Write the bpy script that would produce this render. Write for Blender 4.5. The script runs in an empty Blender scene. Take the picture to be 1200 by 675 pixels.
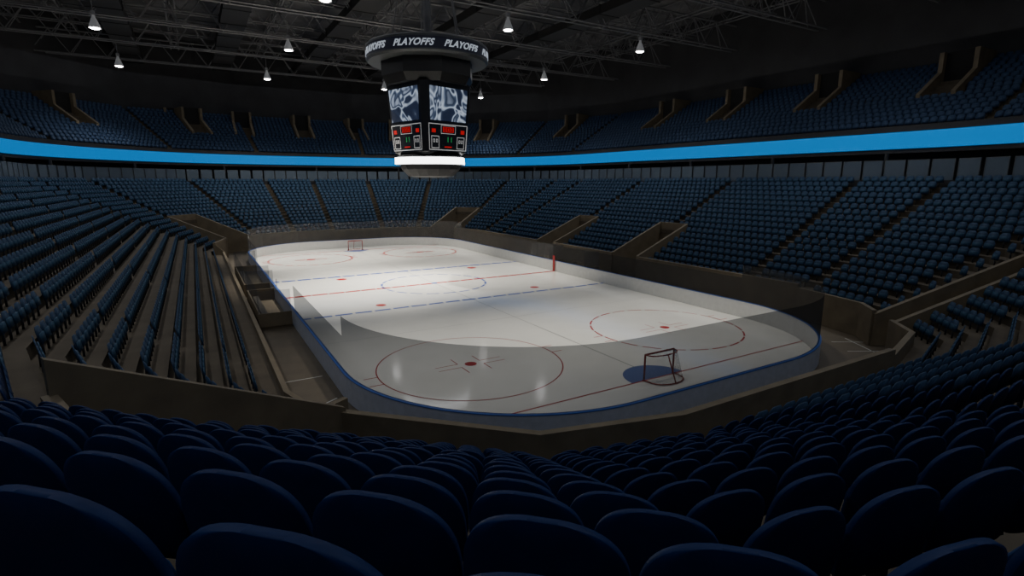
import bpy, math, random
import numpy as np
from math import sin, cos, pi, radians, sqrt, tan
from mathutils import Vector, Matrix
random.seed(4)
SC=bpy.context.scene
COL=SC.collection

# ------------------------------------------------------------------ helpers
def mat(name, color, rough=0.6, metal=0.0, noise=0.0, nscale=3.0, emis=None, estr=0.0, spec=0.5, bump=0.0):
    m=bpy.data.materials.new(name); m.use_nodes=True
    nt=m.node_tree; b=nt.nodes["Principled BSDF"]
    b.inputs["Base Color"].default_value=(*color,1)
    b.inputs["Roughness"].default_value=rough
    b.inputs["Metallic"].default_value=metal
    b.inputs["Specular IOR Level"].default_value=spec
    if emis:
        b.inputs["Emission Color"].default_value=(*emis,1)
        b.inputs["Emission Strength"].default_value=estr
    if noise>0 or bump>0:
        tc=nt.nodes.new("ShaderNodeTexCoord")
        n=nt.nodes.new("ShaderNodeTexNoise"); n.inputs["Scale"].default_value=nscale
        n.inputs["Detail"].default_value=6
        nt.links.new(tc.outputs["Object"],n.inputs["Vector"])
        if noise>0:
            r=nt.nodes.new("ShaderNodeMapRange")
            r.inputs["From Min"].default_value=0.3; r.inputs["From Max"].default_value=0.7
            r.inputs["To Min"].default_value=1-noise; r.inputs["To Max"].default_value=1+noise
            mx=nt.nodes.new("ShaderNodeVectorMath"); mx.operation='SCALE'
            mx.inputs[0].default_value=color
            nt.links.new(n.outputs["Fac"],r.inputs["Value"])
            nt.links.new(r.outputs["Result"],mx.inputs["Scale"])
            nt.links.new(mx.outputs["Vector"],b.inputs["Base Color"])
        if bump>0:
            bp=nt.nodes.new("ShaderNodeBump"); bp.inputs["Strength"].default_value=bump
            nt.links.new(n.outputs["Fac"],bp.inputs["Height"])
            nt.links.new(bp.outputs["Normal"],b.inputs["Normal"])
    return m

M_ICE=mat("ice",(0.81,0.80,0.75),0.11,noise=0.03,nscale=0.6,spec=0.9)
M_RED=mat("paint_red",(0.34,0.006,0.006),0.4)
M_BLUE=mat("paint_blue",(0.03,0.08,0.34),0.4)
M_SEAM=mat("paint_seam",(0.26,0.26,0.25),0.4)
M_CREASE=mat("crease_blue",(0.08,0.12,0.29),0.4)
M_BOARD=mat("board_white",(0.62,0.62,0.60),0.35,noise=0.05)
M_BOARDOUT=mat("board_outer_grey",(0.40,0.42,0.48),0.5,noise=0.08)
M_CAP=mat("cap_blue",(0.03,0.09,0.34),0.4)
M_CONC=mat("concrete_tan",(0.15,0.118,0.074),0.75,noise=0.18,nscale=1.2)
M_TIER=mat("concrete_tier",(0.080,0.063,0.042),0.85,noise=0.2,nscale=1.0)
M_GROUND=mat("ground_concrete",(0.09,0.072,0.05),0.7,noise=0.15,nscale=0.8)
M_LINE=mat("floor_line_white",(0.4,0.4,0.38),0.6)
M_DARK=mat("dark_void",(0.008,0.008,0.008),0.9)
M_ROOF=mat("roof_black",(0.11,0.11,0.113),0.9,noise=0.35,nscale=0.4)
M_WALLB=mat("upper_wall_black",(0.032,0.032,0.034),0.9,noise=0.2,nscale=0.4)
M_STEEL=mat("truss_steel",(0.115,0.115,0.12),0.6,metal=0.0,noise=0.1)
M_BEAM=mat("duct_black",(0.004,0.004,0.004),0.7,noise=0.2)
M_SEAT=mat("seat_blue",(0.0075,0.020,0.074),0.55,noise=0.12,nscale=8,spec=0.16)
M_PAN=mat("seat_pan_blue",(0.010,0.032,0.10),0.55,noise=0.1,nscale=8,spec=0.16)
M_SEATF=mat("seat_far_blue",(0.025,0.050,0.096),0.6,noise=0.12,nscale=8,spec=0.18)  # lighter, greyer copy of the near seat colour, far rows' lighting painted in
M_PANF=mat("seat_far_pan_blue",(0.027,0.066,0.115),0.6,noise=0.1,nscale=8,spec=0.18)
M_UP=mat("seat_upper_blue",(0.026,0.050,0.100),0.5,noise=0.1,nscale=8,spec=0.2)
M_LEG=mat("seat_leg_grey",(0.03,0.03,0.035),0.5,metal=0.3,noise=0.05)
M_FACIA=mat("facade_dark",(0.02,0.02,0.022),0.7,noise=0.1)
M_BLACK=mat("scoreboard_black",(0.012,0.012,0.013),0.35,noise=0.1)
M_RING=mat("ring_grey",(0.06,0.065,0.07),0.4,metal=0.3,noise=0.08)
M_FRAME=mat("screen_frame_grey",(0.09,0.10,0.11),0.5,noise=0.08)
M_NAVY=mat("ring_navy",(0.007,0.008,0.014),0.5,noise=0.05,emis=(0.01,0.012,0.03),estr=0.2)
M_WHITE=mat("letter_white",(0.4,0.4,0.4),0.5,emis=(0.55,0.62,0.72),estr=0.5)
M_LBAND=mat("light_band",(0.8,0.8,0.8),0.5,emis=(1,1,1),estr=7)
M_CONE=mat("cone_grey",(0.022,0.023,0.026),0.6,noise=0.05,spec=0.2)
M_LEDR=mat("led_red",(0.2,0.0,0.0),0.5,emis=(0.7,0.01,0.01),estr=0.5)
M_LEDG=mat("led_green",(0.0,0.2,0.05),0.5,emis=(0.05,0.6,0.15),estr=0.4)
M_LINEW=mat("panel_line_white",(0.4,0.4,0.4),0.5,emis=(0.6,0.6,0.6),estr=0.5)
M_LAMP=mat("lamp_metal",(0.40,0.40,0.40),0.35,metal=0.3,noise=0.05,emis=(0.6,0.6,0.6),estr=0.04)
M_BULB=mat("lamp_lens",(0.9,0.9,0.9),0.3,emis=(1,0.97,0.92),estr=60)
M_GOAL=mat("goal_red",(0.22,0.02,0.016),0.35)
M_RIB=mat("ribbon_led_blue",(0.0,0.02,0.08),0.5,emis=(0.0,0.165,0.50),estr=1.0)
M_BENCH=mat("bench_wood",(0.07,0.06,0.045),0.6,noise=0.1)

def transmat(name,tcol,dcol,fac):
    m=bpy.data.materials.new(name); m.use_nodes=True; nt=m.node_tree; nt.nodes.clear()
    o=nt.nodes.new("ShaderNodeOutputMaterial"); t=nt.nodes.new("ShaderNodeBsdfTransparent"); t.inputs[0].default_value=(*tcol,1)
    if fac<=0:
        nt.links.new(t.outputs[0],o.inputs[0]); return m
    d=nt.nodes.new("ShaderNodeBsdfDiffuse"); d.inputs[0].default_value=(*dcol,1)
    a=nt.nodes.new("ShaderNodeMixShader"); a.inputs[0].default_value=fac
    nt.links.new(t.outputs[0],a.inputs[1]); nt.links.new(d.outputs[0],a.inputs[2])
    nt.links.new(a.outputs[0],o.inputs[0]); return m
M_GLASS=transmat("rink_glass",(0.33,0.34,0.355),(0.6,0.6,0.6),0.04)
M_BGLASS=transmat("bench_glass",(0.60,0.61,0.63),(0.6,0.6,0.6),0.08)
M_SGLASS=transmat("concourse_glass",(0.5,0.55,0.6),(0.20,0.25,0.31),0.5)
M_NET=transmat("goal_net",(0.92,0.92,0.92),(0.5,0.5,0.5),0.10)

def swirl():
    m=bpy.data.materials.new("video_swirl"); m.use_nodes=True; nt=m.node_tree
    b=nt.nodes["Principled BSDF"]; b.inputs["Base Color"].default_value=(0.01,0.01,0.01,1)
    tc=nt.nodes.new("ShaderNodeTexCoord")
    n=nt.nodes.new("ShaderNodeTexNoise"); n.inputs["Scale"].default_value=0.38; n.inputs["Detail"].default_value=1.0
    n.inputs["Distortion"].default_value=2.2
    r=nt.nodes.new("ShaderNodeValToRGB")
    e=r.color_ramp.elements; e[0].position=0.38; e[0].color=(0.008,0.014,0.035,1); e[1].position=0.68; e[1].color=(0.25,0.30,0.40,1)
    k=r.color_ramp.elements.new(0.46); k.color=(0.02,0.03,0.06,1)
    k=r.color_ramp.elements.new(0.52); k.color=(0.42,0.50,0.62,1)
    k=r.color_ramp.elements.new(0.57); k.color=(0.05,0.07,0.12,1)
    k=r.color_ramp.elements.new(0.62); k.color=(0.015,0.025,0.05,1)
    nt.links.new(tc.outputs["Object"],n.inputs["Vector"]); nt.links.new(n.outputs["Fac"],r.inputs["Fac"])
    nt.links.new(r.outputs["Color"],b.inputs["Emission Color"]); b.inputs["Emission Strength"].default_value=1.0
    return m
M_VIDEO=swirl()

class MB:
    def __init__(s): s.v=[]; s.f=[]; s.m=[]
    def add(s,vs,fs,mi=0):
        o=len(s.v); s.v+= [tuple(float(c) for c in p) for p in vs]; s.f+=[tuple(int(i+o) for i in f) for f in fs]; s.m+=[mi]*len(fs)
    def quad(s,a,b,c,d,mi=0): s.add([a,b,c,d],[(0,1,2,3)],mi)
    def box(s,x0,x1,y0,y1,z0,z1,mi=0):
        s.add([(x0,y0,z0),(x1,y0,z0),(x1,y1,z0),(x0,y1,z0),(x0,y0,z1),(x1,y0,z1),(x1,y1,z1),(x0,y1,z1)],
              [(0,3,2,1),(4,5,6,7),(0,1,5,4),(1,2,6,5),(2,3,7,6),(3,0,4,7)],mi)
    def tube(s,p,q,r,n=6,mi=0):
        p=Vector(p);q=Vector(q);d=(q-p).normalized()
        a=d.orthogonal().normalized();b=d.cross(a)
        vs=[]
        for c in (p,q):
            for i in range(n):
                t=2*pi*i/n; vs.append(c+a*cos(t)*r+b*sin(t)*r)
        fs=[(i,(i+1)%n,n+(i+1)%n,n+i) for i in range(n)]+[tuple(range(n))[::-1],tuple(range(n,2*n))]
        s.add(vs,fs,mi)
    def lathe(s,prof,n=32,mi=0,cx=0,cy=0,phase=0,cap=True):
        vs=[];fs=[]
        for (r,z) in prof:
            for i in range(n):
                t=2*pi*i/n+phase; vs.append((cx+r*cos(t),cy+r*sin(t),z))
        for k in range(len(prof)-1):
            for i in range(n):
                j=(i+1)%n; fs.append((k*n+i,k*n+j,(k+1)*n+j,(k+1)*n+i))
        if cap:
            fs.append(tuple(range(n))[::-1]); fs.append(tuple((len(prof)-1)*n+i for i in range(n)))
        s.add(vs,fs,mi)
    def obj(s,name,mats,parent=None,label=None,cat=None,kind=None,group=None,smooth=False):
        me=bpy.data.meshes.new(name); me.from_pydata(s.v,[],s.f); 
        for m in mats: me.materials.append(m)
        if len(mats)>1: me.polygons.foreach_set("material_index",s.m)
        if smooth: me.polygons.foreach_set("use_smooth",[True]*len(s.f))
        me.update()
        return mkobj(name,me,parent,label,cat,kind,group)
def mkobj(name,me,parent=None,label=None,cat=None,kind=None,group=None):
    o=bpy.data.objects.new(name,me); COL.objects.link(o)
    if parent: o.parent=parent
    if label: o["label"]=label
    if cat: o["category"]=cat
    if kind: o["kind"]=kind
    if group: o["group"]=group
    return o

# ------------------------------------------------------------------ camera
CAM=(-17.7605,-43.8907,8.896); YAW=0.5316; PIT=-0.1967; FPX=625.5
cd=bpy.data.cameras.new("camera"); cam=bpy.data.objects.new("camera",cd); COL.objects.link(cam)
cd.sensor_width=36; cd.lens=36*FPX/1200; cd.clip_start=0.05; cd.clip_end=500
cam.location=CAM; cam.rotation_euler=(pi/2+PIT,0,-YAW); SC.camera=cam

# ------------------------------------------------------------------ plan geometry
RC=8.5
def sring(d,n=20):
    pts=[]
    for (cx,cy,a0) in ((4.5,22,0),(-4.5,22,90),(-4.5,-22,180),(4.5,-22,270)):
        for i in range(n+1):
            a=radians(a0+90*i/n); pts.append((cx+(RC+d)*cos(a),cy+(RC+d)*sin(a)))
    return pts
KA=[7.5,30,60,82.5]
CEN=[(4.5,22),(-4.5,22),(-4.5,-22),(4.5,-22)]
def poly(d):
    P=[]
    for q in range(4):
        c=CEN[q]
        for i,a in enumerate(KA):
            if q==2 and i==2: a=61.5
            h=radians(7.5 if i in (0,3) else 15)
            r=(RC+d)/cos(h); t=radians(a+90*q)
            P.append(np.array([c[0]+r*cos(t),c[1]+r*sin(t)]))
    return P
def edge(k,d):
    P=poly(d); a=P[k]; b=P[(k+1)%16]; L=np.linalg.norm(b-a); t=(b-a)/L
    return a,b,t,L
def edge_normal(k):
    a,b,t,L=edge(k,0); return np.array([t[1],-t[0]])
def isect(a,t,l0,l1):
    l0=np.array(l0,float);l1=np.array(l1,float);u=l1-l0
    den=t[0]*u[1]-t[1]*u[0]
    w=l0-a
    return (w[0]*u[1]-w[1]*u[0])/den
LA=((-14.55,-28.55),(-20.6,-30.8)); LB=((-12.4,-30.9),(-19.6,-33.6))
GAPS={15:[(((16,-8.3),(22,-8.3)),((16,-5.0),(22,-5.0)),9.5),(((16,4.9),(22,4.9)),((16,8.2),(22,8.2)),9.5)],
      13:[(((12.1,-30.9),(19.5,-34.9)),((13.3,-29.2),(21.0,-33.4)),11.0)],
      1:[(((14.2,27.9),(21.0,31.6)),((12.1,30.9),(18.6,34.6)),9.5)],
      5:[(((-12.1,30.9),(-18.6,34.6)),((-14.2,27.9),(-20.8,31.4)),9.5)],
      8:[(LA,LB,9.3)],9:[(LA,LB,9.3)]}
FGAPS={k:v for k,v in GAPS.items() if k not in (8,9)}
def intervals(k,d,gaps):
    a,b,t,L=edge(k,d); iv=[(0.0,L)]
    for (la,lb,dm) in gaps.get(k,[]):
        if d<dm:
            s0=isect(a,t,*la); s1=isect(a,t,*lb)
            if s0>s1: s0,s1=s1,s0
            new=[]
            for (p,q) in iv:
                if s1<=p or s0>=q: new.append((p,q)); continue
                if s0>p: new.append((p,s0))
                if s1<q: new.append((s1,q))
            iv=new
    return a,t,iv
NR=18
RISE=0.42; Z0=7.19-14*RISE
ROWS=[(4.3+0.8*r,Z0+RISE*r) for r in range(NR)]
EXTRA=(3.5,Z0-RISE)
def zfl(d): return Z0+RISE*(d-4.3)/0.8
UROWS=[(21.6+0.8*r,13.2+0.46*r) for r in range(14)]

def terraces(rows_,first_front,zfirst,gaps,name,label,extra=False):
    mb=MB()
    for k in range(16):
        ex=extra and k in (7,8)
        rows=[EXTRA]+rows_ if ex else rows_
        ff=2.6 if ex else first_front
        for r,(d,z) in enumerate(rows):
            df=d-0.6 if r>0 else ff; db=d+0.2
            zprev=rows[r-1][1] if r>0 else zfirst
            dm=min([g[2] for g in gaps.get(k,[])]+[99])
            use=gaps if db<dm+0.2 else {}
            a1,t,i1=intervals(k,df,use); a2,_,i2=intervals(k,db,use)
            if len(i1)!=len(i2): 
                n_=min(len(i1),len(i2)); i1=i1[-n_:] if k==9 else i1[:n_]; i2=i2[-n_:] if k==9 else i2[:n_]
            for (p,q),(p2,q2) in zip(i1,i2):
                A=a1+t*p;B=a1+t*q;C=a2+t*q2;D=a2+t*p2
                mb.quad((*A,z),(*B,z),(*C,z),(*D,z))
                mb.quad((*A,zprev),(*B,zprev),(*B,z),(*A,z))
    o=mb.obj(name,[M_TIER],label=label,kind="structure"); return o
terraces(ROWS,3.45,0.0,GAPS,"floor.001","dark brown concrete stepped floor under the lower seats",True)
terraces(UROWS,20.3,12.2,{},"floor.002","dark concrete stepped floor under the upper seats")

mb=MB(); mb.box(-62,62,-80,80,-0.3,-0.02)
def fl(a,b,w=0.07):
    p=np.array(a,float);q=np.array(b,float);u=(q-p)/np.linalg.norm(q-p);n=np.array([-u[1],u[0]])*w/2
    mb.quad((*(p-n),-0.012),(*(q-n),-0.012),(*(q+n),-0.012),(*(p+n),-0.012),1)
fl((11.6,-29.4),(15.5,-31.6)); fl((12.6,-28.0),(14.2,-29.0)); fl((12.2,-31.0),(14.0,-28.0)); fl((-13.4,-19),(-15.2,-19)); fl((-13.4,-22),(-15.0,-23.0))
mb.obj("floor",[M_GROUND,M_LINE],label="tan concrete arena ground floor",kind="structure")
mb=MB(); mb.box(-62,62,-80,80,31,31.3); mb.obj("ceiling",[M_ROOF],label="black metal roof deck",kind="structure")
for nm,b in (("wall_east",(61,62,-80,80)),("wall_west",(-62,-61,-80,80)),("wall_north",(-61,61,79,80)),("wall_south",(-61,61,-80,-79))):
    mb=MB(); mb.box(*b,-0.02,31); mb.obj(nm,[M_WALLB],label="black outer arena wall",kind="structure")
def loft(profile,ring,closed_prof=False,mi=0,mb=None):
    mb=mb or MB(); n=len(ring(0)); base=len(mb.v)
    for (d,z) in profile:
        for p in ring(d): mb.v.append((float(p[0]),float(p[1]),z))
    m=len(profile)
    for k in range(m if closed_prof else m-1):
        k2=(k+1)%m
        for i in range(n):
            j=(i+1)%n; mb.f.append((base+k*n+i,base+k*n+j,base+k2*n+j,base+k2*n+i)); mb.m.append(mi)
    return mb
loft([(32.6,18.5),(32.6,31)],poly).obj("wall_upper",[M_WALLB],label="black wall behind the upper seats",kind="structure")
loft([(32.6,11.2),(20.05,11.2),(20.05,13.4),(20.3,13.4),(20.3,12.2)],sring).obj("wall_balcony",[M_FACIA],label="dark balcony front and soffit of the upper tier",kind="structure")
loft([(18.3,8.0),(18.3,9.0),(18.5,9.0),(18.5,8.6),(22.5,8.6),(22.5,11.2)],poly).obj("wall_concourse",[M_FACIA],label="dark concourse wall behind the lower seats",kind="structure")
loft([(19.98,11.55),(19.90,11.6),(19.90,12.85),(19.98,12.9)],sring).obj("led_ribbon_board",[M_RIB],label="glowing cyan-blue led ribbon running along the balcony front",cat="led display")

def visible(x,y,z,marg=1.25,add=3):
    dx,dy,dz=x-CAM[0],y-CAM[1],z-CAM[2]
    f=dx*sin(YAW)+dy*cos(YAW); l=dx*cos(YAW)-dy*sin(YAW)
    return f>-1 and abs(l)<marg*f+add
def tmpmesh(mb,mats,smooth=False):
    o=mb.obj("tmp",mats,smooth=smooth); me=o.data; bpy.data.objects.remove(o); return me
mb=MB(); mb.box(-0.70,0.70,-0.02,0.02,0,1.55); pane_me=tmpmesh(mb,[M_SGLASS])
mb=MB(); mb.box(-0.745,-0.70,-0.04,0.04,0,1.6); mb.box(0.70,0.745,-0.04,0.04,0,1.6);mb.box(-0.70,0.70,-0.025,0.025,1.55,1.60); fr_me=tmpmesh(mb,[M_FRAME])
for k in range(16):
    a,b,t,L=edge(k,18.4); n=int(L//1.6)
    for i in range(n):
        p=a+t*(L*(i+0.5)/n)
        if not visible(p[0],p[1],9,1.1,2): continue
        e=mkobj("glass_screen",fr_me,None,"grey framed glass screen above the top lower row","glass screen",None,"concourse glass screens")
        g=mkobj("pane",pane_me,e)
        e.location=(p[0],p[1],9.0); e.rotation_euler=(0,0,math.atan2(t[1],t[0]))
mb=MB(); mb.lathe([(0.16,0),(0.16,2.5)],10); 
colm=tmpmesh(mb,[M_FACIA])
for k in range(16):
    a,b,t,L=edge(k,18.9); n=max(1,int(L//9))
    for i in range(n):
        p=a+t*(L*(i+0.5)/n)
        if visible(p[0],p[1],9):
            o=mkobj("column",colm,None,"dark round concourse column under the balcony","column",None,"concourse columns"); o.location=(p[0],p[1],8.65)

# ------------------------------------------------------------------ walls in the bowl
def parapet(P0,P1,z0,z1,th=0.22,zb=0.0,name="wall_vomitory",label="tan concrete side wall of an entry tunnel",mt=None,kind="structure"):
    P0=np.array(P0,float);P1=np.array(P1,float);u=(P1-P0)/np.linalg.norm(P1-P0);n=np.array([-u[1],u[0]])*th/2
    c=[P0-n,P1-n,P1+n,P0+n]; zt=[z0,z1,z1,z0]
    mb=MB(); mb.add([(*p,zb) for p in c]+[(*p,z) for p,z in zip(c,zt)],[(0,3,2,1),(4,5,6,7),(0,1,5,4),(1,2,6,5),(2,3,7,6),(3,0,4,7)])
    return mb.obj(name,[mt or M_CONC],label=label,kind=kind)
def doorway(ends,n,w=1.2):
    c=(ends[0]+ends[1])/2; u=(ends[1]-ends[0])/np.linalg.norm(ends[1]-ends[0])
    parapet(c-u*w-n*0.15,c+u*w-n*0.15,2.3,2.3,0.05,0,"door_1","dark tunnel doorway",M_DARK)  # black panel paints in the shade of the open tunnel
for k,gs in GAPS.items():
    if k in (8,9): continue
    for (la,lb,dm) in gs:
        ends=[]
        ad=0.25 if k==13 else 0.9; zs=1.8 if k==13 else 2.3
        for l in (la,lb):
            pts=[]
            for d in (3.3,dm):
                a,b,t,L=edge(k,d); pts.append(a+t*isect(a,t,*l))
            parapet(pts[0],pts[1],zs,zfl(dm)+ad,0.25); ends.append(pts[1])
        parapet(ends[0],ends[1],zfl(dm)+ad,zfl(dm)+ad,0.25,label="tan concrete end wall over an entry tunnel")
        doorway(ends,edge_normal(k),0.75 if k==13 else 1.2)
parapet(LA[0],LA[1],2.35,5.55,0.25,label="long tan concrete wall stepping up beside the seats")
parapet((-12.9,-31.1),LB[1],1.7,4.4,0.25)
parapet(LA[1],LB[1],4.8,4.8,0.25,label="tan concrete end wall over an entry tunnel")
doorway([np.array(LA[1]),np.array(LB[1])],edge_normal(9))
mb=MB()
for k in range(16):
    d0,d1,z=(3.2,3.45,2.25 if k not in (12,13,14) else 2.0)
    if k in (7,8): d0,d1,z=(2.4,2.6,1.25)
    a1,t,i1=intervals(k,d0,FGAPS); a2,_,i2=intervals(k,d1,FGAPS)
    for (p,q),(p2,q2) in zip(i1,i2):
        A=a1+t*p;B=a1+t*q;C=a2+t*q2;D=a2+t*p2
        mb.add([(*A,0),(*B,0),(*C,0),(*D,0),(*A,z),(*B,z),(*C,z),(*D,z)],[(0,3,2,1),(4,5,6,7),(0,1,5,4),(1,2,6,5),(2,3,7,6),(3,0,4,7)])
mb.obj("wall_front",[M_CONC],label="low tan-brown concrete wall around the rink floor",kind="structure")
# short return walls closing the step between the two front wall offsets
for (k,which) in ((7,0),(9,0)):
    v0=poly(2.4)[k]; v1=poly(3.45)[k]
    parapet(v0,v1,1.25 if k==7 else 2.25,2.25,0.2,label="short tan concrete return wall")

# ------------------------------------------------------------------ ice and markings
mb=MB(); ring=sring(-0.002,24)
mb.add([(x,y,0.0) for x,y in ring],[tuple(range(len(ring)))],0)
Z=0.006
def strip(pts,w,mi,closed=False,z=Z):
    n=len(pts); 
    for i in range(n if closed else n-1):
        p=np.array(pts[i],float);q=np.array(pts[(i+1)%n],float);u=(q-p);u=u/np.linalg.norm(u);nn=np.array([-u[1],u[0]])*w/2
        mb.quad((*(p-nn),z),(*(q-nn),z),(*(q+nn),z),(*(p+nn),z),mi)
def circ(cx,cy,r,w,mi,n=72,skip=0):
    for i in range(n):
        if skip and i%skip==skip-1: continue
        a=2*pi*i/n;b=2*pi*(i+1)/n
        mb.quad((cx+(r-w/2)*cos(a),cy+(r-w/2)*sin(a),Z),(cx+(r+w/2)*cos(a),cy+(r+w/2)*sin(a),Z),(cx+(r+w/2)*cos(b),cy+(r+w/2)*sin(b),Z),(cx+(r-w/2)*cos(b),cy+(r-w/2)*sin(b),Z),mi)
def disc(cx,cy,r,mi,n=24,z=Z+0.002):
    mb.add([(cx+r*cos(2*pi*i/n),cy+r*sin(2*pi*i/n),z) for i in range(n)],[tuple(range(n))],mi)
x=-13.0
while x<12.9:
    strip([(x,0),(min(13,x+1.2),0)],0.44,1); x+=1.3
for y,wd in ((-7.62,0.32),(7.62,0.5)):
    x=-13.0
    while x<12.9:
        strip([(x,y),(min(13,x+1.15),y)],wd,2); x+=1.35
for s in (-1,1):
    gx=4.5+sqrt(8.5**2-(27.1-22)**2)
    strip([(-gx,s*27.1),(gx,s*27.1)],0.08 if s<0 else 0.3,1)
    for x in (-6.7,6.7):
        circ(x,s*21.03,4.57,0.06 if s<0 and x<0 else (0.10 if s<0 else 0.24),1,112,skip=0 if (s<0 and x<0) else 5)
        disc(x,s*21.03,0.30 if s<0 else 0.5,1)
        disc(x,s*6.1,0.38 if s<0 else 0.48,1)
        for sx in (-1,1):
            for sy in (-1,1):
                strip([(x+sx*0.6,s*21.03+sy*0.25),(x+sx*1.8,s*21.03+sy*0.25)],0.05 if s<0 else 0.2,1)
                strip([(x+sx*0.6,s*21.03+sy*0.25),(x+sx*0.6,s*21.03+sy*1.1)],0.05,1)
                strip([(x+sx*4.57,s*21.03+sy*0.5),(x+sx*5.2,s*21.03+sy*0.5)],0.07 if s<0 else 0.28,1)
    n=16; pts=[(1.6*cos(pi*i/n),s*27.05-s*1.6*sin(pi*i/n),Z) for i in range(n+1)]
    mb.add(pts,[tuple(range(n+1))],4)
circ(0,0,4.57,0.20,2,84,skip=4); disc(0,0,0.28,2)
strip([(0,-27),(0,27)],0.07,3,z=0.004)
for y in (-14,14): strip([(-12.9,y),(12.9,y)],0.03,3,z=0.004)
ice=mb.obj("ice_rink",[M_ICE,M_RED,M_BLUE,M_SEAM,M_CREASE],label="white ice sheet with red and blue hockey markings",cat="ice rink")

# ------------------------------------------------------------------ boards
mb=loft([(0.01,0.0),(0.01,1.07),(0.14,1.07),(0.14,0.0)],lambda d:sring(d,24))
nring=len(sring(0,24)); 
for i in range(len(mb.f)):
    mb.m[i]=0 if i<nring*2 else 1
for sx in (-1,1):
    x=sx*12.94
    mb.quad((x,-0.19,0.01),(x,0.19,0.01),(x,0.19,1.6),(x,-0.19,1.6),2)
boards=mb.obj("rink_boards",[M_BOARD,M_BOARDOUT,M_RED,M_CAP],label="white rink boards with blue cap rail and glass around the ice",cat="rink boards")
loft([(-0.01,1.07),(-0.01,1.10),(0.15,1.10),(0.15,1.07)],lambda d:sring(d,24),True).obj("cap_rail",[M_CAP],boards)
R=sring(0.06,24); R=R+[R[0]]
seg=[0]
for i in range(len(R)-1): seg.append(seg[-1]+math.dist(R[i],R[i+1]))
def at(s):
    s%=seg[-1]
    for i in range(len(seg)-1):
        if s<=seg[i+1] and seg[i+1]>seg[i]:
            f=(s-seg[i])/(seg[i+1]-seg[i]); return (R[i][0]+(R[i+1][0]-R[i][0])*f,R[i][1]+(R[i+1][1]-R[i][1])*f)
    return R[-1]
NP=88; st=seg[-1]/NP
for i in range(NP):
    p=[at(st*(i+j/3)) for j in range(4)]
    mx,my=p[1]; mx2,my2=p[2]; cx,cy=(mx+mx2)/2,(my+my2)/2
    if cx<-12.5 and -9<cy<13: continue
    top=3.5 if abs(cy)>21.5 else 2.65
    mb=MB()
    for j in range(3):
        a,b=p[j],p[j+1]
        mb.quad((*a,1.10),(*b,1.10),(*b,top),(*a,top))
    mb.obj("glass_panel",[M_GLASS if cy<0 else M_BGLASS],boards)
def bench(x0,x1,y0,y1,nm,lb,side):
    e=MB(); e.box(x0,x1,y0,y1,0,0.15); root=e.obj(nm,[M_CONC],label=lb,cat="team bench")
    b=MB(); xb=(x0+0.1) if side<0 else (x1-0.1)
    b.box(xb-0.05,xb+0.05,y0,y1,0.15,1.0); b.box(x0,x1,y0-0.05,y0+0.05,0.15,1.0); b.box(x0,x1,y1-0.05,y1+0.05,0.15,1.0)
    b.obj("partition",[M_CONC],root)
    for yy in (y0,y1):
        b=MB(); b.quad((x0,yy,1.0),(x1,yy,1.0),(x1,yy,2.4),(x0,yy,2.4)); b.obj("partition_glass",[M_BGLASS],root)
    b=MB(); b.quad((xb,y0,1.0),(xb,y1,1.0),(xb,y1,2.4),(xb,y0,2.4)); b.obj("partition_glass",[M_BGLASS],root)
    xs=xb+0.45*(-side)
    b=MB(); b.box(xs-0.18,xs+0.18,y0+0.3,y1-0.3,0.5,0.56)
    for k in range(4):
        yy=y0+0.5+(y1-y0-1)*k/3; b.box(xs-0.12,xs+0.12,yy-0.04,yy+0.04,0.15,0.5)
    b.obj("bench_seat",[M_BENCH],root)
bench(-15.1,-13.2,-9,-0.6,"player_bench","long player bench box behind the rink boards",-1)
bench(-15.1,-13.2,2.0,12.5,"player_bench","long player bench box behind the rink boards",-1)
bench(13.2,15.0,-4.6,-1.2,"penalty_box","penalty box with bench behind the rink boards",1)
bench(13.2,15.0,1.2,4.6,"penalty_box","penalty box with bench behind the rink boards",1)

# ------------------------------------------------------------------ goals
def goal(s):
    root=bpy.data.objects.new("hockey_goal",None); COL.objects.link(root)
    root["label"]="red-framed hockey goal with thin net standing on the ice"; root["category"]="hockey goal"
    root.location=(0,s*27.1,0.012)
    f=MB(); w=0.915; h=1.22; b=1.05; tb=0.5
    f.tube((-w,0,0),(-w,0,h),0.045,10); f.tube((w,0,0),(w,0,h),0.045,10); f.tube((-w,0,h),(w,0,h),0.045,10)
    def arc(z,dep,r,ww):
        pts=[(-ww,0,z)]
        for i in range(9):
            a=pi-(pi*i/8); pts.append((ww*0.92*cos(a),s*(dep*0.45+dep*0.55*sin(a)),z))
        pts.append((ww,0,z))
        for i in range(len(pts)-1): f.tube(pts[i],pts[i+1],r,8)
        return pts
    top=arc(h,tb,0.03,w); bot=arc(0.04,b,0.03,w*1.1)
    f.tube((0,s*tb,h),(0,s*b,0.04),0.03,8)
    f.obj("goal_frame",[M_GOAL],root,smooth=True)
    n=MB()
    for i in range(len(top)-1): n.quad(bot[i],bot[i+1],top[i+1],top[i])
    n.add(top,[tuple(range(len(top)))])
    n.obj("goal_net",[M_NET],root)
goal(-1); goal(1)

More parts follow.
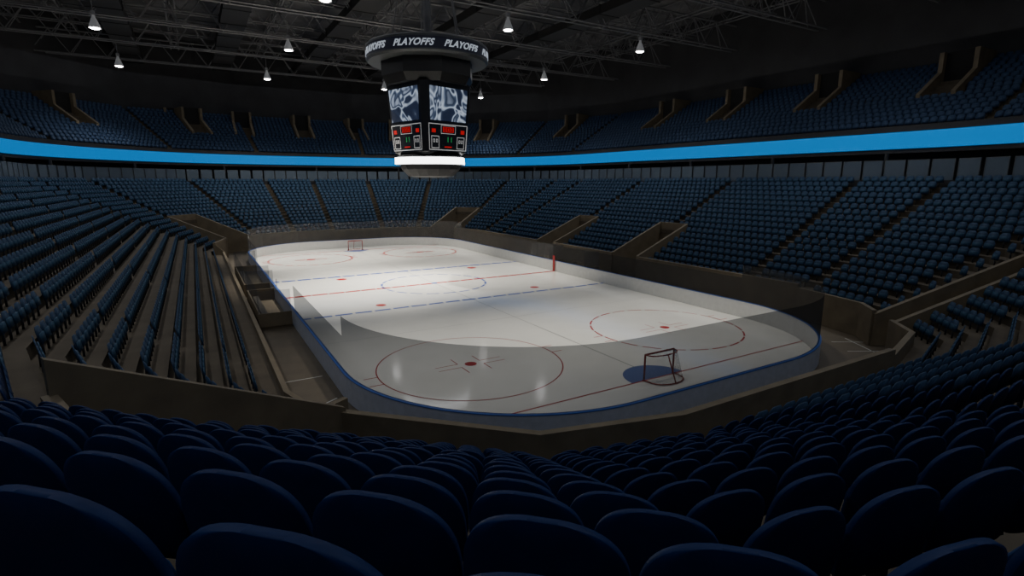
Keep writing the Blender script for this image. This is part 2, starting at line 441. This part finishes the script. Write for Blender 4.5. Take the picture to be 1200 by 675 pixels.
# ------------------------------------------------------------------ seats
WRAP=0.16; HW=0.335; PITCH=0.68; PFAR=0.60
def grid_back(nu,nv):
    mb=MB(); F=[];B=[]
    H0,H1=0.34,0.90
    for j in range(nv+1):
        v=1-(1-j/nv)**1.6
        v=min(v,0.997)
        if v>0.35: w=HW*(1-((v-0.35)/0.65)**2.9)**(1/2.5)
        else: w=HW-0.015*((0.35-v)/0.35)**2
        for i in range(nu+1):
            u=-1+2*i/nu; u=sin(u*pi/2)
            x=w*u; z=H0+(H1-H0)*v
            edge_=max(abs(u)**8, v**12)
            yc=WRAP*x*x-0.10*(v-0.3)
            F.append((x,yc+0.018-0.004*edge_,z)); B.append((x,yc-0.018-0.022*(1-edge_)*(1-0.3*v),z))
    n=nu+1; N=len(F)
    fs=[]
    for j in range(nv):
        for i in range(nu):
            a=j*n+i; fs.append((a+1,a,a+n,a+n+1)); fs.append((N+a,N+a+1,N+a+n+1,N+a+n))
    per=[i for i in range(n)]+[j*n+nu for j in range(1,nv+1)]+[nv*n+i for i in range(nu-1,-1,-1)]+[j*n for j in range(nv-1,0,-1)]
    for q in range(len(per)):
        a=per[q];b=per[(q+1)%len(per)]; fs.append((a,b,N+b,N+a))
    mb.add(F+B,fs); return mb
def pan_mb(nu=8,nv=6):
    mb=MB(); n=nu+1;F=[];B=[]
    for j in range(nv+1):
        v=j/nv
        w=0.29*(1-max(0,(v-0.6)/0.4)**3*0.35)
        for i in range(nu+1):
            u=-1+2*i/nu; x=w*u; z=0.38+0.32*v; y=0.045-0.02*v+0.01*sin(pi*v)
            e=max(abs(u)**4,abs(2*v-1)**4)
            F.append((x,y+0.045-0.03*e,z)); B.append((x,y+0.01*e,z))
    N=len(F);fs=[]
    for j in range(nv):
        for i in range(nu):
            a=j*n+i; fs.append((a+1,a,a+n,a+n+1)); fs.append((N+a,N+a+1,N+a+n+1,N+a+n))
    per=[i for i in range(n)]+[j*n+nu for j in range(1,nv+1)]+[nv*n+i for i in range(nu-1,-1,-1)]+[j*n for j in range(nv-1,0,-1)]
    for q in range(len(per)):
        a=per[q];b=per[(q+1)%len(per)]; fs.append((a,b,N+b,N+a))
    mb.add(F+B,fs); return mb
def leg_mb():
    mb=MB(); 
    mb.box(-0.03,0.03,-0.01,0.07,0,0.40); mb.box(-0.06,0.06,-0.05,0.12,0.0,0.02)
    mb.box(-0.30,0.30,0.0,0.05,0.36,0.41)
    return mb
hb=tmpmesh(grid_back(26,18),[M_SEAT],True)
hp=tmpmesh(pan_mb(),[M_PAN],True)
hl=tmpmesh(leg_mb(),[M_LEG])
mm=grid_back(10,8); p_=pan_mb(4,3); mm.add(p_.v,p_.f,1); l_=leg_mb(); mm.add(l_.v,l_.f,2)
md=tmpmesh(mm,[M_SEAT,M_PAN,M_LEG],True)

AISLE={15:[-19,-6.65,6.55,19],7:[-19,-6.5,6.5,19],3:[-12,-1,10.5]}
def seat_positions(rows_,gaps,aisles,portals=None,kink=0.65):
    out=[]
    for k in range(16):
        n=edge_normal(k)
        near=k in (9,10,11,12) and not portals
        P0_=PITCH if near else PFAR
        rows=[EXTRA]+rows_ if (not portals and k in (7,8)) else rows_
        for r,(d,z) in enumerate(rows):
            a,t,iv=intervals(k,d,gaps)
            a0,b0,_,L=edge(k,d)
            cuts=[]
            for c in aisles.get(k,[]):
                s=(c-a[1])/t[1] if abs(t[1])>.7 else (c-a[0])/t[0]
                cuts.append((s-0.33,s+0.33))
            if portals:
                for (kk,s,rmin) in portals:
                    if kk==k and r>=rmin:
                        sc=s(L) ; cuts.append((sc-1.6,sc+1.6))
            kk0=0.03 if near else kink
            kk1=kk0
            segs=[]
            for (p,q) in iv:
                p+= (kk0 if p<0.01 else 0.3); q-=(kk1 if q>L-0.01 else 0.3)
                cur=[(p,q)]
                for (c0,c1) in cuts:
                    nw=[]
                    for (x,y) in cur:
                        if c1<=x or c0>=y: nw.append((x,y)); continue
                        if c0>x:nw.append((x,c0))
                        if c1<y:nw.append((c1,y))
                    cur=nw
                segs+=cur
            for (p,q) in segs:
                m=int((q-p)/P0_)
                if m<1: continue
                pitch=(q-p)/m if m>6 else P0_
                off=((q-p)-m*pitch)/2
                for i in range(m):
                    s=p+off+pitch*(i+0.5); P_=a+t*s
                    out.append((float(P_[0]),float(P_[1]),z,float(n[0]),float(n[1]),P0_/PITCH,k,r))
    return out
low=seat_positions(ROWS,GAPS,AISLE,None,0.36)
def ok(s):
    x,y=s[0],s[1]; dd=math.hypot(x-CAM[0],y-CAM[1])
    if dd<0.7 or (s[7]>=15 and dd<3.0): return False
    return visible(x,y,s[2])
low=[s for s in low if ok(s)]
def depthkey(s):
    dx,dy,dz=s[0]-CAM[0],s[1]-CAM[1],s[2]-CAM[2]
    f=(dx*sin(YAW)+dy*cos(YAW)); l=dx*cos(YAW)-dy*sin(YAW)
    if f<0.3 or abs(l)>1.02*f+0.35: return 1e3+math.hypot(dx,dy)
    return math.hypot(dx,dy)
low.sort(key=depthkey)
SEATLBL="dark navy plastic arena seat with rounded back, folded up"
def ang(nx,ny):
    return math.atan2(-ny,-nx)-pi/2
for i,s in enumerate(low[:300]):
    rz=ang(s[3],s[4])
    if i<130:
        root=bpy.data.objects.new("arena_seat",None); COL.objects.link(root); root.empty_display_size=0.2
        for nm,me in (("backrest",hb),("seat_pan",hp),("leg",hl)):
            c=bpy.data.objects.new(nm,me); c.parent=root; COL.objects.link(c)
    else:
        root=bpy.data.objects.new("arena_seat",md); COL.objects.link(root)
    root.location=(s[0],s[1],s[2]); root.rotation_euler=(0,0,rz); root.scale=(s[5],1,1)
    root["label"]=SEATLBL; root["category"]="seat"; root["group"]="nearest stadium seats"

def lowseat():
    f=HW/.298
    out=[(-.27*f,.36),(-.298*f,.58),(-.27*f,.76),(-.16*f,.88),(.16*f,.88),(.27*f,.76),(.298*f,.58),(.27*f,.36)]
    V=[];F=[];Mi=[]
    for y in (.016,-.020):
        for x,z in out: V.append((x,y+WRAP*x*x-0.15*(z-0.5),z))
    n=8
    F.append(tuple(range(n)));F.append(tuple(range(2*n-1,n-1,-1)))
    for i in range(n): j=(i+1)%n; F.append((j,i,n+i,n+j))
    Mi+=[0]*len(F)
    o=len(V)
    V+= [(-.29,.04,.38),(.29,.04,.38),(.29,.09,.38),(-.29,.09,.38),(-.25,.02,.68),(.25,.02,.68),(.26,.06,.67),(-.26,.06,.67)]
    fs=[(0,3,2,1),(4,5,6,7),(0,1,5,4),(1,2,6,5),(2,3,7,6),(3,0,4,7)]
    F+=[tuple(i+o for i in f) for f in fs]; Mi+=[1]*6
    o=len(V)
    V+= [(-.03,-.01,0),(.03,-.01,0),(.03,.05,0),(-.03,.05,0),(-.03,-.01,.4),(.03,-.01,.4),(.03,.05,.4),(-.03,.05,.4)]
    F+=[tuple(i+o for i in f) for f in fs]; Mi+=[2]*6
    return np.array(V),F,Mi
def merged(name,pos,mats,label,group):
    V,F,Mi=lowseat(); A=np.array([[p[0],p[1],p[2],ang(p[3],p[4]),p[5]] for p in pos])
    c=np.cos(A[:,3])[:,None];s=np.sin(A[:,3])[:,None]; vx=V[None,:,0]*A[:,4:5]
    X=vx*c-V[None,:,1]*s+A[:,0:1];Y=vx*s+V[None,:,1]*c+A[:,1:2];Zz=V[None,:,2]+A[:,2:3]
    co=np.stack([X,Y,Zz],2).reshape(-1,3)
    loops=np.array([i for f in F for i in f]); tot=np.array([len(f) for f in F]); st=np.concatenate([[0],np.cumsum(tot)[:-1]])
    N=len(A);nv=len(V);nl=len(loops)
    L=(loops[None,:]+np.arange(N)[:,None]*nv).ravel(); S=(st[None,:]+np.arange(N)[:,None]*nl).ravel()
    me=bpy.data.meshes.new(name); me.vertices.add(len(co)); me.vertices.foreach_set("co",co.ravel().astype(np.float32))
    me.loops.add(len(L)); me.loops.foreach_set("vertex_index",L.astype(np.int32))
    me.polygons.add(len(S)); me.polygons.foreach_set("loop_start",S.astype(np.int32))
    try: me.polygons.foreach_set("loop_total",np.tile(tot,N).astype(np.int32))
    except Exception: pass
    for m in mats: me.materials.append(m)
    me.polygons.foreach_set("material_index",np.tile(np.array(Mi),N).astype(np.int32))
    me.update(calc_edges=True); me.validate()
    return mkobj(name,me,None,label,"seats","stuff",group)
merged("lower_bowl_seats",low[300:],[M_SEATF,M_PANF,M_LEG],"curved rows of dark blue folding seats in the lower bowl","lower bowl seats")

# ------------------------------------------------------------------ upper bowl portals + seats
PORT=[]
def add_port(k,world=None):
    if world is None: PORT.append((k,lambda L:L/2,6))
    else:
        def f(L,k=k,w=world):
            a,b,t,LL=edge(k,28); sgn=t[1] if abs(t[1])>.7 else t[0]
            return L/2+w*sgn
        PORT.append((k,f,6))
for w in (-20.5,-9,2.5,14): add_port(15,w)
for w in (-20.5,-9,2.5,14): add_port(7,w)
for w in (-19,-9.5,0,9.5,19): add_port(3,w)
for k in (0,1,2,4,5,6,8,14): add_port(k)
up=seat_positions(UROWS,{},{},PORT,0.3)
up=[s for s in up if visible(s[0],s[1],s[2])]
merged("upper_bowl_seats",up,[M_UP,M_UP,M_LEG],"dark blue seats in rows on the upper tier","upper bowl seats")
for (k,f,rm) in PORT:
    n=edge_normal(k)
    def pt(d,off):
        a,b,t,L=edge(k,d); return a+t*(f(L)+off)
    m0=pt(28,0)
    if not visible(m0[0],m0[1],18): continue
    zf=lambda d:13.2+0.46*(d-21.6)/0.8
    zt=zf(29)+2.9
    for off in (-1.3,1.3):
        mb=MB(); prof=[(25.6,zf(25.6)),(25.6,zf(25.6)+1.0),(29.0,zf(29.0)+1.2),(29.0,zt),(32.4,zt),(32.4,zf(32.4)-1),(29.0,zf(29.0)-0.8)]
        A=[(*pt(d,off-0.18),z) for d,z in prof];B=[(*pt(d,off+0.18),z) for d,z in prof]; N=len(prof)
        mb.add(A+B,[tuple(range(N)),tuple(range(2*N-1,N-1,-1))]+[((i+1)%N,i,N+i,N+(i+1)%N) for i in range(N)])
        mb.obj("wall_portal",[M_CONC],label="tan side wall of an upper tier entry portal",kind="structure")
    a_=pt(29.6,-1.12);b_=pt(29.6,1.12)
    parapet(a_,b_,zt,zt,0.1,zf(28)-0.6,"door_2","dark doorway of an upper tier portal",M_DARK)  # flat black panel stands for the unlit portal opening

# ------------------------------------------------------------------ scoreboard
sb=bpy.data.objects.new("hanging_scoreboard",None); COL.objects.link(sb)
sb["label"]="black four-sided hanging scoreboard with video screens and lettered ring"; sb["category"]="scoreboard"
RR=4.95
mb=MB(); mb.lathe([(3.6,18.35),(RR-.15,18.35),(RR,18.5),(RR,18.6)],64,0,cap=False)
mb.lathe([(RR,19.4),(RR,19.55),(RR-.2,19.7),(3.2,19.9)],64,0,cap=False); mb.lathe([(RR-.03,18.6),(RR-.03,19.4)],64,1,cap=False)
ringo=mb.obj("top_ring",[M_RING,M_NAVY],sb,smooth=False)
cu=bpy.data.curves.new("txt","FONT"); cu.body="PLAYOFFS"; cu.size=0.95; cu.shear=0.0; cu.extrude=0.02; cu.offset=0.022; cu.align_x='CENTER'; cu.space_character=1.06
to=bpy.data.objects.new("txt",cu); COL.objects.link(to); bpy.context.view_layer.update()
tm=bpy.data.meshes.new_from_object(to.evaluated_get(bpy.context.evaluated_depsgraph_get())); bpy.data.objects.remove(to)
tv=[(v.co.x+0.42*v.co.y,v.co.y,v.co.z) for v in tm.vertices]; tf=[tuple(p.vertices) for p in tm.polygons]
camaz=math.atan2(-43.9,-17.8); w_=max(v[0] for v in tv)-min(v[0] for v in tv); scl=3.2/w_
for q in range(8):
    mb=MB(); c0=camaz+radians(-13+45*q)
    vs=[]
    for (x,y,z) in tv:
        a=c0+x*scl/RR; r=RR+z; vs.append((r*cos(a),r*sin(a),18.77+y*0.68))
    mb.add(vs,tf)
    mb.obj("ring_lettering",[M_WHITE],ringo)
mb=MB(); mb.lathe([(3.4,16.6),(3.85,17.2),(3.85,18.3),(3.2,20.1),(1.0,20.6)],8,phase=radians(16+22.5)); mb.obj("upper_housing",[M_BLACK],sb)
PH=radians(16)
def hs(z): return 2.62*(0.87+0.13*(z-11.3)/5.3)
mb=MB()
def oct_(z,s=1.0,ch=0.35):
    h=hs(z)*s; c=h-ch; pts=[(h,-c),(h,c),(c,h),(-c,h),(-h,c),(-h,-c),(-c,-h),(c,-h)]
    return [(x*cos(PH)-y*sin(PH),x*sin(PH)+y*cos(PH),z) for x,y in pts]
lv=[(11.1,0.9),(11.3,1.0),(13.45,1.0),(16.6,1.0),(16.75,0.95)]
vs=[];
for z,s in lv: vs+=oct_(z,s)
fs=[tuple(range(8))[::-1],tuple(range(32,40))]
for k in range(4):
    for i in range(8): j=(i+1)%8; fs.append((k*8+i,k*8+j,k*8+8+j,k*8+8+i))
mb.add(vs,fs); mb.obj("main_housing",[M_BLACK],sb)
def fpt(face,a,z,eps):
    th=PH+face*pi/2; h=hs(z)+eps; n=(cos(th),sin(th)); t=(-sin(th),cos(th)); w=hs(z)
    return (n[0]*h+t[0]*a*w,n[1]*h+t[1]*a*w,z)
def fq(mb,face,a0,a1,z0,z1,eps,mi):
    mb.quad(fpt(face,a0,z0,eps),fpt(face,a1,z0,eps),fpt(face,a1,z1,eps),fpt(face,a0,z1,eps),mi)
SEG={'0':'abcdef','1':'bc','2':'abged','5':'afgcd','8':'abcdefg'}
def digit(mb,face,ch,a,z,w,h,mi,eps=0.05):
    t=w*0.24; tz=h*0.13
    R_={'a':(a,a+w,z+h-tz,z+h),'d':(a,a+w,z,z+tz),'g':(a,a+w,z+h/2-tz/2,z+h/2+tz/2),'f':(a,a+t,z+h/2,z+h),'e':(a,a+t,z,z+h/2),'b':(a+w-t,a+w,z+h/2,z+h),'c':(a+w-t,a+w,z,z+h/2)}
    for c in SEG[ch]: fq(mb,face,*R_[c],eps,mi)
def frame(mb,face,a0,a1,z0,z1,ta,mi,eps=0.04):
    tz=ta*2.5
    fq(mb,face,a0,a1,z1-tz,z1,eps,mi);fq(mb,face,a0,a1,z0,z0+tz,eps,mi);fq(mb,face,a0,a0+ta,z0,z1,eps,mi);fq(mb,face,a1-ta,a1,z0,z1,eps,mi)
for face in range(4):
    mb=MB(); fq(mb,face,-0.76,0.76,13.7,16.25,0.03,0); mb.obj("video_screen",[M_VIDEO],sb)
    mb=MB(); fq(mb,face,-0.84,0.84,11.35,13.5,0.02,0)
    frame(mb,face,-0.84,0.84,11.4,13.45,0.022,3)
    fq(mb,face,-0.72,-0.55,12.75,13.05,0.05,1); fq(mb,face,0.55,0.72,12.75,13.05,0.05,1)
    frame(mb,face,-0.32,0.32,12.7,13.35,0.014,3)
    fq(mb,face,-0.24,0.24,12.82,13.23,0.04,1)
    for a in (-0.2,-0.06,0.09): digit(mb,face,'0',a,12.87,0.10,0.31,0,0.06)
    frame(mb,face,-0.74,-0.40,11.55,12.5,0.018,3); frame(mb,face,0.40,0.74,11.55,12.5,0.018,3)
    for a in (-0.66,-0.54,0.48,0.60): digit(mb,face,'0',a,12.0,0.07,0.26,3)
    digit(mb,face,'1',-0.12,12.05,0.12,0.4,2); digit(mb,face,'1',0.05,12.05,0.10,0.4,2)
    fq(mb,face,-0.16,0.16,11.62,11.72,0.05,1)
    mb.obj("score_panel",[M_BLACK,M_LEDR,M_LEDG,M_LINEW],sb)
mb=MB(); mb.lathe([(2.2,11.15),(2.9,10.95),(2.9,10.9)],8,phase=PH+radians(22.5)); mb.obj("lower_collar",[M_BLACK],sb)
mb=MB(); mb.lathe([(3.05,10.3),(3.05,10.85)],8,phase=PH+radians(22.5),cap=False); mb.obj("light_band",[M_LBAND],sb)
mb=MB(); mb.lathe([(3.03,10.25),(3.03,10.31)],8,phase=PH+radians(22.5)); mb.obj("band_plate",[M_BLACK],sb)
mb=MB(); mb.lathe([(1.3,9.25),(1.9,9.35),(2.45,9.9),(2.6,10.24)],16,phase=PH); mb.obj("lower_cone",[M_CONE],sb)
mb=MB()
for a in range(6): mb.tube((3*cos(a*pi/3),3*sin(a*pi/3),19.9),(2.0*cos(a*pi/3),2.0*sin(a*pi/3),25.6),0.05,6)
mb.tube((0,0,20),(0,0,25.6),0.3,8)
mb.obj("hoist_cables",[M_STEEL],sb)

# ------------------------------------------------------------------ roof
def truss(axis,c,lo,hi,zb,zt,step,r):
    mb=MB()
    def P3(s,z,o=0): return (s,c+o,z) if axis=='x' else (c+o,s,z)
    for o in (-0.5,0.5): mb.tube(P3(lo,zb,o),P3(hi,zb,o),r,5)
    mb.tube(P3(lo,zt),P3(hi,zt),r*1.2,5)
    n=int((hi-lo)/step)
    for i in range(n):
        s=lo+step*i
        for o in (-0.5,0.5):
            mb.tube(P3(s,zb,o),P3(s+step/2,zt),r*0.6,4); mb.tube(P3(s+step/2,zt),P3(s+step,zb,o),r*0.6,4)
        mb.tube(P3(s,zb,-0.5),P3(s,zb,0.5),r*0.6,4)
    return mb
for y in (-17.5,-6,5.5,17,28.5,40,51.5):
    hw=45 if y<35 else 38
    truss('x',y,-hw,hw,25.6,28.6,4.0,0.10).obj("roof_truss",[M_STEEL],label="dark steel lattice truss spanning under the roof",cat="roof truss",group="roof trusses")
for y in (-0.3,11.2,22.7,34.2,45.7):
    hw=44 if y<30 else 38
    truss('x',y,-hw,hw,28.4,30.4,3.0,0.08).obj("roof_joist",[M_STEEL],label="thin steel lattice joist under the roof deck",cat="roof joist",group="roof joists")
for x in (-35,-29.5,-18,-6.5,5,16.5,28,36,42):
    truss('y',x,-20,57 if abs(x)<36 else 36,28.6,30.6,3.5,0.09).obj("roof_joist",[M_STEEL],label="thin steel lattice joist under the roof deck",cat="roof joist",group="roof joists")
for x in (-23.5,-12,-0.5,11,22.5):
    mb=MB(); mb.box(x-1.3,x+1.3,-20,58,26.3,27.2); 
    for yy in range(-20,58,6): mb.box(x-1.36,x+1.36,yy,yy+0.15,26.24,27.26)
    mb.obj("air_duct",[M_BEAM],label="long black rectangular duct hanging under the roof",cat="duct",group="roof ducts")
lb_=MB(); lb_.lathe([(0.10,1.2),(0.14,0.95),(0.22,0.8),(0.30,0.55),(0.42,0.25),(0.50,0.0),(0.46,0.0),(0.38,0.25),(0.2,0.6)],20,cap=False); lbm=tmpmesh(lb_,[M_LAMP],True)
l2=MB(); l2.lathe([(0.02,-0.06),(0.30,-0.04),(0.42,0.08)],20); l2m=tmpmesh(l2,[M_BULB])
l3=MB(); l3.tube((0,0,1.15),(0,0,3.0),0.03,6); l3.box(-0.16,0.16,-0.16,0.16,1.15,1.5); l3m=tmpmesh(l3,[M_STEEL])
for x in (-24,-7.5,8.8,25.2):
    for y in (-42,-20,2,20.5,39.5):  # row above the camera is unseen, added with the near-seat spots
        e=bpy.data.objects.new("hanging_lamp",None); COL.objects.link(e); e.location=(x,y,22.6)
        e["label"]="bell-shaped grey high-bay lamp hanging from the roof"; e["category"]="lamp"; e["group"]="hanging roof lamps"
        for nm,me in (("lamp_shade",lbm),("lamp_lens",l2m),("lamp_rod",l3m)):
            c=bpy.data.objects.new(nm,me); c.parent=e; COL.objects.link(c)
# ------------------------------------------------------------------ lights
def spot(x,y,z,tx,ty,P,size,blend=1.0,col=(1,0.94,0.83),r=0.4):
    l=bpy.data.lights.new("spot","SPOT"); l.energy=P; l.spot_size=radians(size); l.spot_blend=blend; l.color=col; l.shadow_soft_size=r
    o=bpy.data.objects.new("spot_light",l); COL.objects.link(o); o.location=(x,y,z)
    o.rotation_euler=(Vector((tx,ty,0))-Vector((x,y,z))).to_track_quat('-Z','Y').to_euler()
for x,y,p in ((-7.5,20.5,44000),(8.8,20.5,20000),(-7.5,2,46000),(8.8,2,22000),(-7.5,-20,10000),(8.8,-20,11000)):
    spot(x,y,22.4,x*0.8,y,p,62)
spot(-1.5,4,8.9,-1.5,4,9000,118,1.0,r=0.6)  # added spot under the scoreboard, fills its shadow with a centre pool
for x in (-24,25.2):
    for y in (-20,2,20.5,39.5):
        spot(x,y,22.4,x,y,2000,140,1.0,(0.92,0.95,1.0))
for x in (-24,-7.5,8.8): spot(x,-42,22.4,x,-42,900,150,1.0,(0.8,0.88,1.0))  # added spots overhead out of view, brighten the near seats
for x in (-7.5,8.8): spot(x,39.5,22.4,x,42,5000,130,1.0,(1,0.97,0.92))
def area(nm,z,P,sx,sy,rx,col):
    l=bpy.data.lights.new(nm,"AREA"); l.shape='RECTANGLE'; l.size=sx; l.size_y=sy; l.energy=P; l.color=col
    o=bpy.data.objects.new(nm,l); COL.objects.link(o); o.location=(0,6,z); o.rotation_euler=(rx,0,0)
area("roof_fill_light",25.2,4700,80,115,0,(0.88,0.92,1.0))
area("truss_fill_light",22.0,3300,100,100,pi,(1.0,1.0,1.0))  # added unseen area light facing up, brightens trusses and roof
w=bpy.data.worlds.new("world"); SC.world=w; w.use_nodes=True; w.node_tree.nodes["Background"].inputs[0].default_value=(0.01,0.012,0.015,1)
